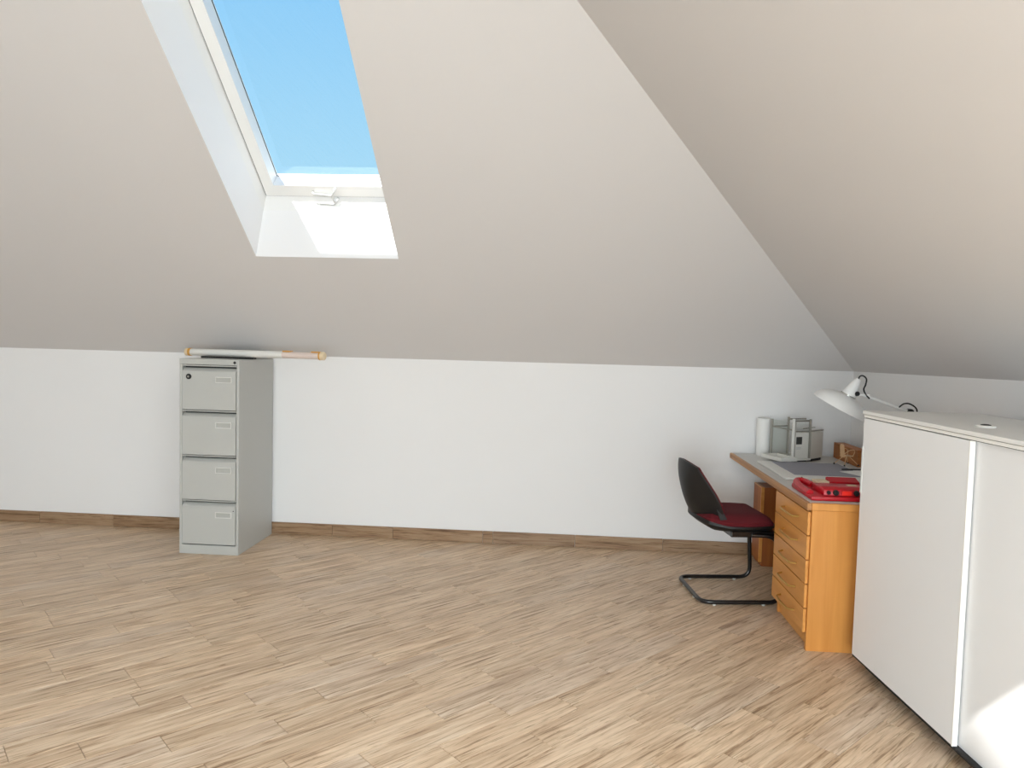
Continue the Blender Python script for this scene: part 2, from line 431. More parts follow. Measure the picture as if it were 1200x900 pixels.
wall('wall_left', prism([(WL, YB, -0.02), (WL, YF, -0.02), (WL, YF, ZW), (WL, YR, ZR), (WL, YB, HB)], (-T, 0, 0)))
door = empty('added_door_1', ((GX0+GX1)/2, YF-0.05, 0)); tag(door, 'unseen wide glazed terrace door added behind the camera to light the room', None, None, 'structure')  # unseen door, added as the main light from behind the camera
def dpart(nm, lo, hi, m_):
    o = build(nm, box(V(lo)-door.location, V(hi)-door.location, 0.003), m_, door); return o
dpart('frame', (GX0, YF-.09, GZ-.06), (GX1, YF-.03, GZ), 'window_white'); dpart('sill', (GX0, YF-.09, 0), (GX1, YF-.03, .05), 'window_white')
for k in range(4):
    xm = GX0+(GX1-GX0-.06)*k/3; dpart('stile', (xm, YF-.088, .051), (xm+.06, YF-.032, GZ-.061), 'window_white')
for k in range(3):
    xm = GX0+(GX1-GX0-.06)*k/3; xn = GX0+(GX1-GX0-.06)*(k+1)/3
    bm = bmesh.new(); bm.faces.new([bm.verts.new(V(q)-door.location) for q in ((xm+.061, YF-.06, .051), (xn-.001, YF-.06, .051), (xn-.001, YF-.06, GZ-.061), (xm+.061, YF-.06, GZ-.061))])
    build('pane', bm, 'window_glass', door)
tag(build('sun_block_canopy', box((GX0-.9, YF-T-1.9, GZ+.22), (GX1+.9, YF-T-.002, GZ+.34)), 'wall_paint'), 'unseen canopy added outside the terrace door to keep the sun out', None, None, 'structure')  # unseen slab, added to stop sun coming through the door
ld = bpy.data.lights.new('daylight_fill', 'AREA'); ld.shape = 'RECTANGLE'; ld.size = GX1-GX0-.2; ld.size_y = GZ-.2; ld.energy = DAYLIGHT_FILL['added_door_1']; ld.color = DAY_COLOR  # added area light in the unseen door, lights the room from behind
lo = bpy.data.objects.new('daylight_fill', ld); COL.objects.link(lo); lo.location = ((GX0+GX1)/2, YF-.02, GZ/2); lo.rotation_euler = (math.pi/2, 0, math.pi)
lo.rotation_euler = V((0, 1, 0)).to_track_quat('-Z', 'Y').to_euler()

# ------------------------------------------------------------------ floor: porcelain planks laid diagonally
floor = tag(build('floor', box((WL, YF, -0.06), (WX, YB, -0.0035)), 'grout'), kind='structure')
PL, PW, GR = 0.606, 0.139, 0.0022
ang = math.radians(45.5)
d1 = V((math.cos(ang), math.sin(ang))); d2 = V((-math.sin(ang), math.cos(ang)))
def clip(poly, x0, x1, y0, y1):
    def cut(pts, f):
        out = []
        for i, a in enumerate(pts):
            b = pts[(i+1) % len(pts)]; fa, fb = f(a), f(b)
            if fa >= 0: out.append(a)
            if fa*fb < 0: out.append(a.lerp(b, fa/(fa-fb)))
        return out
    for f in (lambda q: q.x-x0, lambda q: x1-q.x, lambda q: q.y-y0, lambda q: y1-q.y):
        if len(poly) < 3: return []
        poly = cut(poly, f)
    return poly
def area(poly): return abs(sum(a.x*b.y-b.x*a.y for a, b in zip(poly, poly[1:]+poly[:1])))/2
def plank_into(bm, poly, uvo, tone, org, base=-0.0035, top=0.0, flipped=False):
    """chamfered plank; poly in 2-D, counter-clockwise; returns faces"""
    uvl = bm.loops.layers.uv.get('UVMap') or bm.loops.layers.uv.new('UVMap'); tl = bm.verts.layers.float.get('tone') or bm.verts.layers.float.new('tone')
    c = sum(poly, V((0, 0)))/len(poly); n = len(poly)
    ch = 0.0012
    lo = [bm.verts.new((q.x, q.y, base)) for q in poly]
    mi = [bm.verts.new((q.x, q.y, top-ch)) for q in poly]
    hi = []
    for i, q in enumerate(poly):
        e0 = (q-poly[i-1]).normalized(); e1 = (poly[(i+1) % n]-q).normalized()
        n0 = V((-e0.y, e0.x)); n1 = V((-e1.y, e1.x)); b_ = (n0+n1); 
        b_ = b_/max(0.3, (1+n0.dot(n1)))
        qq = q + b_*ch
        hi.append(bm.verts.new((qq.x, qq.y, top)))
    fs = [bm.faces.new(hi)]
    for i in range(n):
        j = (i+1) % n
        fs.append(bm.faces.new((mi[i], mi[j], hi[j], hi[i]))); fs.append(bm.faces.new((lo[i], lo[j], mi[j], mi[i])))
    for f in fs:
        for l in f.loops:
            w2 = V((l.vert.co.x, l.vert.co.y)) - org
            l[uvl].uv = (w2.dot(d1)+uvo[0], w2.dot(d2)+uvo[1])
            l.vert[tl] = tone
def ccw(poly):
    s = sum(a.x*b.y-b.x*a.y for a, b in zip(poly, poly[1:]+poly[:1]))
    return poly if s > 0 else poly[::-1]
def finish_planks(name, bm, material, parent, kind=None):
    me = bpy.data.meshes.new(name); bm.to_mesh(me); bm.free(); me.materials.append(MATS[material])
    o = bpy.data.objects.new(name, me); COL.objects.link(o); o.parent = parent
    if kind: o['kind'] = kind
    return o
rng = random.Random(31)
variants = []
for k in range(36):
    bm = bmesh.new()
    q = [V((0, 0)), d1*(PL-GR), d1*(PL-GR)+d2*(PW-GR), d2*(PW-GR)]
    plank_into(bm, ccw(q), (rng.uniform(0, 60), rng.uniform(0, 60)), rng.random(), V((0, 0)))
    me = bpy.data.meshes.new('plank'); bm.to_mesh(me); bm.free(); me.materials.append(MATS['floor_plank']); variants.append(me)
def in_view(poly):
    for q in poly:
        d = V((q.x, q.y, 0)) - V((0, 0, EYE)); z = d.dot(Fv)
        if z > 0.3 and abs(F_PX*d.dot(Rv)/z) < 610 and abs(F_PX*d.dot(Uv)/z) < 460: return True
    return False
rest = bmesh.new(); single = 0
for r in range(-80, 80):
    off = rng.uniform(0, PL)
    for k in range(-20, 20):
        o2 = d1*(k*PL+off) + d2*(r*PW) + V((-1, 1))
        q = [o2, o2+d1*(PL-GR), o2+d1*(PL-GR)+d2*(PW-GR), o2+d2*(PW-GR)]
        c = clip(q, WL, WX, YF, YB-0.004)
        if len(c) < 3 or area(c) < 2e-4: continue
        full = area(c) > 0.999*area(q)
        uvo = (rng.uniform(0, 60), rng.uniform(0, 60)); tone = rng.random()
        if in_view(c) and single < 300:
            single += 1
            if full:
                o = bpy.data.objects.new('plank', rng.choice(variants)); COL.objects.link(o); o.parent = floor; o.location = (o2.x, o2.y, 0)
            else:
                bm = bmesh.new(); plank_into(bm, ccw(c), uvo, tone, o2); finish_planks('plank', bm, 'floor_plank', floor)
        else:
            plank_into(rest, ccw(c), uvo, tone, o2)
finish_planks('remaining_planks', rest, 'floor_plank', floor, 'stuff')

# skirting tiles, cut from the same planks
def skirting(name, x_joints, along, fixed, h=0.088, t=0.011):
    sk = empty(name, (0, 0, 0)); tag(sk, kind='structure')
    for xa, xb in zip(x_joints, x_joints[1:]):
        bm = box((0, 0, 0), (xb-xa-0.002, t, h+rng.uniform(-.0015, .0015)), 0.0012, seg=1)
        uvl = bm.loops.layers.uv.new('UVMap'); tl = bm.verts.layers.float.new('tone')
        u0, v0, tn = rng.uniform(0, 60), rng.uniform(0, 60), rng.uniform(0.1, 0.9)
        for f in bm.faces:
            for l in f.loops:
                l[uvl].uv = (l.vert.co.x+u0, l.vert.co.z+l.vert.co.y+v0); l.vert[tl] = tn
        o = build('skirting_tile', bm, 'skirting_plank', sk)
        if along == 'x': o.location = (xa, fixed-t-0.0005, 0.0005)
        elif along == 'y': o.rotation_euler = (0, 0, math.pi/2); o.location = (fixed-0.0005, xa, 0.0005)
        elif along == '-y': o.rotation_euler = (0, 0, math.pi/2); o.location = (fixed+t+0.0005, xa, 0.0005)
        elif along == '-x': o.location = (xa, fixed+0.0005, 0.0005)
    return sk
skirting('baseboard_back', [-5.58, -5.2, -4.6, -3.997, -3.404, -2.80, -2.20, -1.691, -1.229, -0.555, -0.479, 0.126, 0.762, 1.365, 1.98, 2.034], 'x', YB)
skirting('baseboard_right', [YF+.02+0.606*k for k in range(13)], 'y', WX)
skirting('baseboard_left', [YF+.02+0.606*k for k in range(13)], '-y', WL)
skirting('baseboard_front', [WL+.02+0.606*k for k in range(5)]+[GX0], '-x', YF)

# ------------------------------------------------------------------ filing cabinet
CW, CD, CH = 0.412, 0.575, 1.321
cab = empty('filing_cabinet', (-2.152-CW/2, 4.728, 0))
tag(cab, 'tall grey metal filing cabinet with four drawers standing against the white wall', 'filing cabinet')
hw = CW/2
bm = box((-hw, 0.004, 0), (-hw+0.018, CD, CH), 0.002); box((hw-0.018, 0.004, 0), (hw, CD, CH), 0.002, bm)
build('side_panel', bm, 'cabinet_grey', cab)
bm = box((-hw+0.0005, 0.0, CH-0.036), (hw-0.0005, CD-0.001, CH+0.001), 0.003); build('top_panel', bm, 'cabinet_grey', cab)
build('back_panel', box((-hw+0.018, CD-0.012, 0.02), (hw-0.018, CD-0.002, CH-0.037)), 'cabinet_grey', cab)
build('plinth', box((-hw+0.001, 0.001, 0.0), (hw-0.001, 0.03, 0.062), 0.002), 'cabinet_grey', cab)
build('shade_panel', box((-hw+0.019, 0.05, 0.062), (hw-0.019, 0.06, CH-0.037)), 'cabinet_dark', cab)  # dark sheet standing in for the shade in the drawer gaps
pitch = 0.3045
for k in range(4):
    zt = CH-0.040-k*pitch                     # top of the drawer's bay
    z0, z1 = zt-pitch+0.006, zt-0.016         # drawer plate
    dr = empty('drawer', (0, 0, z0)); dr.parent = cab
    x0, x1 = -hw+0.021, hw-0.021
    H_ = z1-z0
    # plate with a pull lip that leans back at the top
    prof = [(0, 0.001, 0), (0, 0.001, H_-0.026), (0, 0.005, H_-0.021), (0, 0.026, H_-0.004), (0, 0.034, H_-0.002), (0, 0.034, 0)]
    build('drawer_front', prism([V((x0, y, z)) for _, y, z in prof], (x1-x0, 0, 0)), 'cabinet_grey', dr)
    build('pull_rail', box((x0, 0.003, H_+0.009), (x1, 0.03, H_+0.0165), 0.001, seg=1), 'cabinet_grey', dr)
    # label holder
    lx1, lx0 = hw-0.047, hw-0.047-0.112
    lz1 = H_-0.058; lz0 = lz1-0.042
    lh = build('label_holder', merge(box((lx0, -0.006, lz1-0.006), (lx1, 0.001, lz1), 0.0008, seg=1), merge(box((lx0, -0.006, lz0), (lx1, 0.001, lz0+0.006), 0.0008, seg=1), merge(box((lx0, -0.006, lz0+0.006), (lx0+0.006, 0.001, lz1-0.006)), box((lx1-0.006, -0.006, lz0+0.006), (lx1, 0.001, lz1-0.006))))), 'card_grey', dr)
    build('label_card', box((lx0+0.006, -0.0002, lz0+0.006), (lx1-0.006, 0.001, lz1-0.006)), 'card_dark', lh)
    if k == 0:
        lk = build('lock', lathe([(0, -0.007), (0.013, -0.007), (0.0185, -0.003), (0.0185, 0.001)], (-hw+0.066, 0, 1.203-z0), (0, 1, 0), 24), 'black_plastic', dr, True)
        build('keyhole', lathe([(0, -0.0085), (0.007, -0.0085), (0.007, -0.006)], (-hw+0.066, 0, 1.203-z0), (0, 1, 0), 16), 'steel', lk, True)
    if k == 3:
        build('rivet', lathe([(0, -0.001), (0.0035, -0.001), (0.0035, 0.001)], (hw-0.035, 0, H_-0.05), (0, 1, 0), 10), 'black_plastic', dr)
bm = prism([(hw-0.040, 0, CH-0.018), (hw-0.029, 0, CH-0.029), (hw-0.018, 0, CH-0.018), (hw-0.029, 0, CH-0.007)], (0, -0.003, 0))
build('badge', bm, 'black_plastic', cab, label='small black diamond badge')

# long tube lying on the cabinet, on a thin black strip
build_strip = build('strip', box((-0.20, -0.022, 0), (0.20, 0.022, 0.012), 0.002), 'black_plastic', None, loc=(-2.345, 4.985, CH+0.0012))
build_strip.rotation_euler = (0, 0, math.radians(-6)); tag(build_strip, 'flat black strip under the long tube on top of the grey filing cabinet', 'strip')
tb = empty('poster_tube', (-2.145, 4.955, CH+0.0135+0.026)); tb.rotation_euler = (0, 0, math.radians(-9))
tag(tb, 'long pale tube with ochre ends lying across the top of the filing cabinet', 'tube')
TL = 0.53; R_ = 0.026
build('tube_body', lathe([(0, -TL), (R_*0.95, -TL), (R_*0.95, 0.22), (0, 0.22)], (0, 0, 0), (1, 0, 0), 28), 'tube_white', tb, True)
build('clear_section', lathe([(0, 0.2205), (R_*0.9, 0.2205), (R_*0.9, TL-0.03), (0, TL-0.03)], (0, 0, 0), (1, 0, 0), 28), 'tube_clear', tb, True)
e = build('end_cap', lathe([(0, TL-0.0295), (R_, TL-0.0295), (R_*1.08, TL-0.02), (R_*1.08, TL), (R_*0.8, TL+0.006), (0, TL+0.006)], (0, 0, 0), (1, 0, 0), 28), 'cream', tb, True)
build('cap_ring', lathe([(R_*0.9, TL-0.034), (R_*1.1, TL-0.034), (R_*1.1, TL-0.024), (R_*0.9, TL-0.024)], (0, 0, 0), (1, 0, 0), 28), 'ochre', e, True)
e = build('end_cap', lathe([(0, -TL-0.010), (R_*1.05, -TL-0.010), (R_*1.05, -TL+0.012), (0, -TL+0.012)], (0, 0, 0), (1, 0, 0), 28), 'cream', tb, True)
build('cap_ring', lathe([(R_*0.9, -TL+0.0125), (R_*1.08, -TL+0.0125), (R_*1.08, -TL+0.030), (R_*0.9, -TL+0.030)], (0, 0, 0), (1, 0, 0), 28), 'ochre', e, True)
build('clip', box((0.225, -0.02, R_*0.80), (0.285, 0.02, R_*1.12), 0.002), 'ochre', tb)
build('clip', box((0.44, -0.02, R_*0.80), (0.495, 0.02, R_*1.12), 0.002), 'ochre', tb)

# ------------------------------------------------------------------ desk
desk = empty('desk', (1.21, 4.47, 0))
tag(desk, 'beech office desk with grey top and a pedestal of five drawers', 'desk')
def dbox(lo, hi, bev=0.0, bm=None, seg=2):     # in world coordinates, moved into desk space
    o_ = desk.location; return box(V(lo)-o_, V(hi)-o_, bev, bm, seg)
DX0, DX1, DY0, DY1, DZ = 1.21, 1.985, 3.625, 5.305, 0.740
build('desktop', dbox((DX0+0.022, DY0+0.022, DZ-0.034), (DX1, DY1, DZ), 0.001, seg=1), 'laminate_grey', desk)
build('edge_band', dbox((DX0, DY0, DZ-0.036), (DX0+0.0215, DY1, DZ+0.0005), 0.004), 'beech_edge', desk)
build('edge_band', dbox((DX0+0.022, DY0, DZ-0.036), (DX1, DY0+0.0215, DZ+0.0005), 0.004), 'beech', desk)
PY0, PY1 = 3.645, 4.190
build('side_panel', dbox((1.238, PY0-0.008, 0.0), (1.93, PY0+0.014, DZ-0.0365), 0.001, seg=1), 'beech', desk)
build('side_panel', dbox((1.255, PY1-0.018, 0.0), (1.93, PY1, DZ-0.0365), 0.001, seg=1), 'beech', desk)
build('pedestal_body', dbox((1.256, PY0+0.0145, 0.085), (1.93, PY1-0.0185, DZ-0.040)), 'cherry', desk)
build('plinth', dbox((1.268, PY0+0.0145, 0.0), (1.285, PY1-0.0185, 0.0845)), 'beech_drawer', desk)
build('back_panel', dbox((1.94, DY0+0.03, 0.25), (1.958, DY1-0.05, DZ-0.0365)), 'cherry', desk)
build('end_panel', dbox((1.50, DY1-0.045, 0.0), (1.938, DY1-0.023, DZ-0.0365)), 'cherry', desk)
dz = 0.1215
for k in range(5):
    z0 = 0.090+k*dz; z1 = z0+dz-0.005
    dr = build('drawer', dbox((1.222, PY0+0.004, z0), (1.2385 if False else 1.2365, PY1, z1), 0.0015, seg=1), 'beech_drawer', desk)
    dr2 = dr
    # move drawers clear of the side panel edge
    zc = (z0+z1)/2+0.004
    o_ = desk.location
    path = [V((1.222, 3.785, zc))-o_, V((1.192, 3.800, zc-.002))-o_, V((1.188, 3.90, zc-.003))-o_, V((1.192, 4.005, zc-.002))-o_, V((1.222, 4.020, zc))-o_]
    build('handle', tube(round_path(path, 0.02, 4), 0.0052, 8), 'brass', dr2, True)
build('cable_clip', dbox((1.235, 4.36, DZ-0.05), (1.262, 4.385, DZ-0.0365), 0.003), 'paper', desk)

# narrow wooden cupboard under the far end of the desk
nc = empty('narrow_cupboard', (1.375, 5.05, 0)); tag(nc, 'low dark wooden cupboard under the desk beside the white wall', 'cupboard')
build('body', box((0.02, 0.0, 0.0), (0.115, 0.195, 0.545), 0.001, seg=1), 'cherry', nc)
dd = build('door', box((0.0, 0.012, 0.03), (0.0195, 0.19, 0.54), 0.001, seg=1), 'cherry', nc)
build('door_edge', merge(box((-0.001, -0.002, 0.03), (0.0195, 0.0115, 0.546)), box((-0.001, 0.012, 0.5405), (0.0195, 0.19, 0.546))), 'beech_drawer', dd)

# ------------------------------------------------------------------ cantilever chair
CR = math.radians(7.5)
ch = empty('office_chair', (1.04, 4.48, 0), CR)
tag(ch, 'black cantilever office chair with dark red upholstery pulled up to the desk', 'chair')
r_ = 0.0125; W2 = 0.235
path = [(0.10, W2-.05, 0.385), (0.30, W2-.03, 0.385), (0.285, W2, 0.012+r_), (-0.235, W2, 0.006+r_), (-0.235, -W2, 0.006+r_), (0.285, -W2, 0.012+r_), (0.30, -W2+.03, 0.385), (0.10, -W2+.05, 0.385)]
path = [(0.06, W2-.04, 0.402), (0.205, W2-.02, 0.402), (0.235, W2, 0.006+r_), (-0.235, W2, 0.006+r_), (-0.235, -W2, 0.006+r_), (0.235, -W2, 0.006+r_), (0.205, -W2+.02, 0.402), (0.06, -W2+.04, 0.402)]
build('frame', tube(round_path(path, 0.075, 8), r_, 12), 'black_metal', ch, True)
for (gx, gy) in ((-0.16, W2), (0.13, W2), (-0.16, -W2), (0.13, -W2), (-0.235, 0.1), (-0.235, -0.1)):
    build('glide', lathe([(0, 0), (0.009, 0), (0.011, 0.004), (0.011, 0.010)], (gx, gy, 0.0), (0, 0, 1), 12), 'card_grey', ch, True)
def pad(nx, ny, f_top, f_bot, name, material, rnd=0.36):
    """closed pad from two height functions on a rounded-square footprint; returns bmesh"""
    bm = bmesh.new(); top, bot = {}, {}
    for i in range(nx+1):
        for j in range(ny+1):
            s, t_ = -1+2*i/nx, -1+2*j/ny
            # squircle mapping of the square on a rounded outline
            x = s*math.sqrt(1-rnd*t_*t_); y = t_*math.sqrt(1-rnd*s*s)
            e = max(abs(s), abs(t_))
            top[i, j] = bm.verts.new(f_top(x, y, e)); bot[i, j] = bm.verts.new(f_bot(x, y, e))
    for i in range(nx):
        for j in range(ny):
            bm.faces.new((top[i, j], top[i+1, j], top[i+1, j+1], top[i, j+1]))
            bm.faces.new((bot[i, j], bot[i, j+1], bot[i+1, j+1], bot[i+1, j]))
    for i in range(nx):
        for j in (0, ny): bm.faces.new((top[i, j], top[i+1, j], bot[i+1, j], bot[i, j]))
    for j in range(ny):
        for i in (0, nx): bm.faces.new((top[i, j], top[i, j+1], bot[i, j+1], bot[i, j]))
    return bm
# seat: x forward, y sideways
SXH, SYH, SZ = 0.235, 0.235, 0.470
def edge(e, k=6): return 1-e**k
def seat_surf(x): return 0.028*max(0, -x-0.35)**1.3*2.2 - 0.030*max(0, x-0.55)**1.4
st_top = lambda x, y, e: V((x*SXH, y*SYH, SZ + 0.052*edge(e, 5) + seat_surf(x) + 0.018*(y*y) - 0.006))
st_bot = lambda x, y, e: V((x*SXH, y*SYH, SZ - 0.012 + seat_surf(x)))
build('seat_cushion', pad(16, 16, st_top, st_bot, 'c', None), 'red_fabric', ch, True)
sh_top = lambda x, y, e: V((x*(SXH+0.008), y*(SYH+0.008), SZ - 0.010 + seat_surf(x)))
sh_bot = lambda x, y, e: V((x*(SXH+0.008), y*(SYH+0.008), SZ - 0.020 - 0.045*edge(e, 4) + seat_surf(x)*0.6))
build('seat_shell', pad(16, 16, sh_top, sh_bot, 's', None), 'black_plastic', ch, True)
build('seat_bracket', box((-0.06, -0.19, 0.386), (0.215, 0.19, 0.420), 0.006), 'black_metal', ch)
# backrest: leaning shell, curved across
REC = math.radians(20)
def back_pt(u, v, d):
    """u across -1..1, v up -1..1, d thickness forwards"""
    hgt = 0.185
    z = 0.640 + v*hgt*math.cos(REC); x = -0.232 - (v+1)*hgt*math.sin(REC)*0.70 + 0.105*u*u*(1-0.62*v) + 0.018*(v*v) + d
    wv = 0.215*(1.0-0.12*max(0, v)+0.04*max(0, -v))
    return V((x, u*wv, z))
build('backrest_shell', pad(16, 16, lambda x, y, e: back_pt(x, y, 0.0), lambda x, y, e: back_pt(x, y, -0.012-0.016*edge(e, 3)), 'b', None, 0.26), 'black_plastic', ch, True)
build('backrest_cushion', pad(16, 16, lambda x, y, e: back_pt(x*.985, y*.985, 0.012+0.030*edge(e, 4)), lambda x, y, e: back_pt(x*.985, y*.985, 0.001), 'b', None, 0.26), 'red_fabric', ch, True)
for s in (-1, 1):       # flat blades joining the back to the seat
    q = [V((-0.138, s*0.190, 0.550)), V((-0.124, s*0.196, 0.515)), V((-0.108, s*0.203, 0.480)), V((-0.090, s*0.204, 0.447))]
    bm = bmesh.new(); rings = []
    for k_, c_ in enumerate(q):
        hw_ = 0.016+0.003*k_; rings.append([bm.verts.new(c_+V((dx_, s*dy_, 0))) for dx_, dy_ in ((-hw_, -.006), (hw_, -.006), (hw_, .008), (-hw_, .008))])
    for a_, b_ in zip(rings, rings[1:]):
        for k_ in range(4): bm.faces.new((a_[k_], a_[(k_+1) % 4], b_[(k_+1) % 4], b_[k_]))
    bm.faces.new(rings[0]); bm.faces.new(rings[-1][::-1])
    build('back_support', bm, 'black_plastic', ch, True)

# ------------------------------------------------------------------ sideboard
srot = 0.0654
sb = empty('sideboard', (1.399, 3.489, 0)); sb.rotation_euler = (0, 0, srot)   # local: -y runs towards the near end, +x to the wall
tag(sb, 'long white sideboard with two sliding doors and a dark recessed plinth', 'sideboard')
SLN, SDP = 1.60, 0.53
build('top_panel', box((-0.004, -SLN-0.004, 1.1970), (SDP, 0.004, 1.213), 0.002), 'sideboard_top', sb)
build('fascia', box((0.0015, -SLN, 1.1820), (0.02, 0.0, 1.1940)), 'edge_white', sb)
build('groove', box((0.006, -SLN+0.001, 1.1942), (0.05, -0.001, 1.1968)), 'card_dark', sb)
build('rail', box((0.010, -SLN+0.002, 1.1785), (0.05, -0.002, 1.1818)), 'plinth_dark', sb)
build('carcass', merge(box((0.052, -0.020, 0.06), (SDP-0.002, 0.0, 1.1965)), merge(box((0.052, -SLN, 0.06), (SDP-0.002, -SLN+0.02, 1.1965)), merge(box((0.052, -SLN+0.02, 0.06), (SDP-0.002, -0.02, 0.08)), box((SDP-0.012, -SLN+0.02, 0.08), (SDP-0.002, -0.02, 1.1965))))), 'sideboard_white', sb)
build('track', box((0.004, -SLN+0.002, 0.052), (0.05, -0.002, 0.0595)), 'plinth_dark', sb)
build('plinth', box((0.06, -SLN+0.02, 0.0), (SDP-0.03, -0.02, 0.0595)), 'plinth_dark', sb)
d_ = build('door', box((0.002, -0.790, 0.060), (0.020, 0.0, 1.1780), 0.001, seg=1), 'sideboard_white', sb)
build('edge_strip', box((0.0005, -0.7975, 0.058), (0.0205, -0.7905, 1.1783), 0.001, seg=1), 'edge_white', d_)
build('finger_pull', merge(box((-0.0015, -0.010, 0.83), (0.002, -0.0085, 1.045)), box((-0.0015, -0.0025, 0.83), (0.002, -0.001, 1.045))), 'card_grey', d_)
build('door', box((0.026, -SLN, 0.060), (0.044, -0.72, 1.1780), 0.001, seg=1), 'sideboard_white', sb)
# small ring left on the sideboard top
rg = empty('lid', (1.585, 2.845, 1.2135)); tag(rg, 'small white lid with a dark insert lying on the sideboard top', 'lid')
build('rim', lathe([(0.018, 0), (0.034, 0), (0.034, 0.005), (0.030, 0.008), (0.018, 0.008), (0.018, 0)], (0, 0, 0), (0, 0, 1), 28), 'edge_white', rg, True)
build('insert', lathe([(0, 0.006), (0.0175, 0.006), (0.0175, 0.010), (0.010, 0.012), (0, 0.012)], (0, 0, 0), (0, 0, 1), 20), 'cabinet_dark', rg, True)

# ------------------------------------------------------------------ desk lamp
LY = 4.2
lamp = empty('desk_lamp', (1.90, LY, DZ)); tag(lamp, 'white desk lamp with a wide shallow shade and a black cable', 'lamp')
def L_(x, y, z): return V((x, y, z)) - lamp.location
ax = V((-0.43, 0.17, -0.88)).normalized()
nb = L_(1.592, LY, 1.240)                                      # where neck meets shade
prof = [(0.040, 0.0), (0.078, 0.008), (0.116, 0.024), (0.142, 0.046), (0.156, 0.070), (0.160, 0.080), (0.1585, 0.081), (0.153, 0.070), (0.139, 0.049), (0.114, 0.028), (0.076, 0.012), (0.038, 0.004)]
build('lamp_shade', lathe(prof, nb, ax, 48), 'lamp_white', lamp, True)
nk = build('neck', lathe([(0.041, 0.001), (0.042, -0.006), (0.036, -0.030), (0.021, -0.085), (0.013, -0.106), (0.0, -0.108)], nb, ax, 32), 'lamp_white', lamp, True)
build('neck_band', lathe([(0.0425, -0.001), (0.0435, -0.001), (0.0435, -0.006), (0.0425, -0.006), (0.0425, -0.001)], nb, ax, 32), 'steel', nk, True)
build('bulb', lathe([(0, 0.062), (0.018, 0.055), (0.026, 0.035), (0.022, 0.016), (0.014, 0.0), (0.014, -0.01)], nb, ax, 20), 'lamp_inner', lamp, True)
pv = L_(1.626, LY-0.028, 1.252)
build('pivot_knob', lathe([(0, -0.012), (0.011, -0.012), (0.013, 0.0), (0.013, 0.014), (0, 0.014)], pv, (0.1, -1, 0.1), 16), 'black_plastic', lamp, True)
build('pivot_bracket', merge(box(pv+V((0.0, 0.003, -0.012)), pv+V((0.075, 0.008, 0.000)), 0.001, seg=1), box(pv+V((0.0, 0.030, -0.012)), pv+V((0.075, 0.035, 0.000)), 0.001, seg=1)), 'lamp_white', lamp)
A0 = L_(1.672, LY-0.008, 1.243); A1 = L_(1.925, LY-0.01, 1.160)
build('upper_arm', tube([A0, A1], 0.0085, 12), 'lamp_white', lamp, True)
build('elbow', lathe([(0, -0.016), (0.017, -0.016), (0.017, 0.016), (0, 0.016)], A1, (0, 1, 0), 18), 'black_plastic', lamp, True)
build('lower_arm', tube([A1+V((0, 0.024, 0)), L_(1.905, LY+0.014, 0.80)], 0.0075, 12), 'lamp_white', lamp, True)
build('base', lathe([(0, 0.0), (0.072, 0.0), (0.074, 0.006), (0.069, 0.018), (0.025, 0.030), (0.014, 0.062), (0, 0.064)], L_(1.905, LY+0.014, DZ+0.0008), (0, 0, 1), 32), 'lamp_white', lamp, True)
top = nb - ax*0.105
cab_pts = [top, top+V((0.006, 0, 0.016)), top+V((0.022, -0.003, 0.020)), top+V((0.040, -0.006, 0.002)), top+V((0.036, -0.008, -0.030)), top+V((0.028, -0.008, -0.055)), top+V((0.040, -0.006, -0.082)), top+V((0.064, 0.0, -0.106))]
def smooth_path(pts, n=6):
    out = []
    P_ = [pts[0]]+list(pts)+[pts[-1]]
    for i in range(1, len(P_)-2):
        for k in range(n):
            t_ = k/n; a, b, c, d = P_[i-1], P_[i], P_[i+1], P_[i+2]
            out.append(0.5*((2*b)+(c-a)*t_+(2*a-5*b+4*c-d)*t_*t_+(3*b-a-3*c+d)*t_**3))
    out.append(P_[-2]); return out
build('cable', tube(smooth_path(cab_pts), 0.0042, 8), 'black_plastic', lamp, True)
c2 = [A1+V((-0.062, -0.004, 0.022)), A1+V((-0.035, -0.006, 0.044)), A1+V((0.0, -0.008, 0.042)), A1+V((0.035, -0.006, 0.012)), A1+V((0.040, 0.01, -0.05))]
build('cable', tube(smooth_path(c2), 0.0042, 8), 'black_plastic', lamp, True)

# ------------------------------------------------------------------ things on the desk
Z0 = DZ+0.001
pr = build('paper_roll', lathe([(0.040, 0.0), (0.046, 0.0), (0.046, 0.262), (0.040, 0.262), (0.040, 0.02), (0.0, 0.02)], (0, 0, 0), (0, 0, 1), 36), 'paper', None, True, loc=(1.420, 5.235, Z0))
tag(pr, 'upright roll of white paper on the far corner of the desk', 'paper roll')

mdl = empty('architectural_model', (1.58, 5.02, Z0)); tag(mdl, 'clear-walled architectural model with grey metal posts and white panels on the desk', 'model')
A = V((-0.045, -0.075, 0)); Bp = V((-0.125, 0.135, 0)); C_ = V((0.085, -0.010, 0)); Dq = A+(Bp-A)+(C_-A)
def mprism(poly, h, z): return prism([V((q.x, q.y, z)) for q in poly], (0, 0, h))
build('base_plate', mprism([A+V((-.01, -.008, 0)), C_+V((.01, -.006, 0)), Dq+V((.01, .01, 0)), Bp+V((-.01, .008, 0))], 0.012, 0.010), 'model_white', mdl)
build('base_shadow', mprism([A*0.8, C_*0.8, Dq*0.8, Bp*0.8], 0.0095, 0.0), 'black_plastic', mdl)  # black slab standing in for the shadow under the model
HM = 0.275
def post(q, h=HM, w=0.0065, m_='model_metal', z=0.0225, nm='post'):
    build(nm, box((q.x-w, q.y-w, z), (q.x+w, q.y+w, z+h), 0.0008, seg=1), m_, mdl)
post(A, HM-0.008, 0.0075, 'model_white'); post(Bp, HM-0.03); post(C_, HM-0.012); post(Dq, HM-0.02)
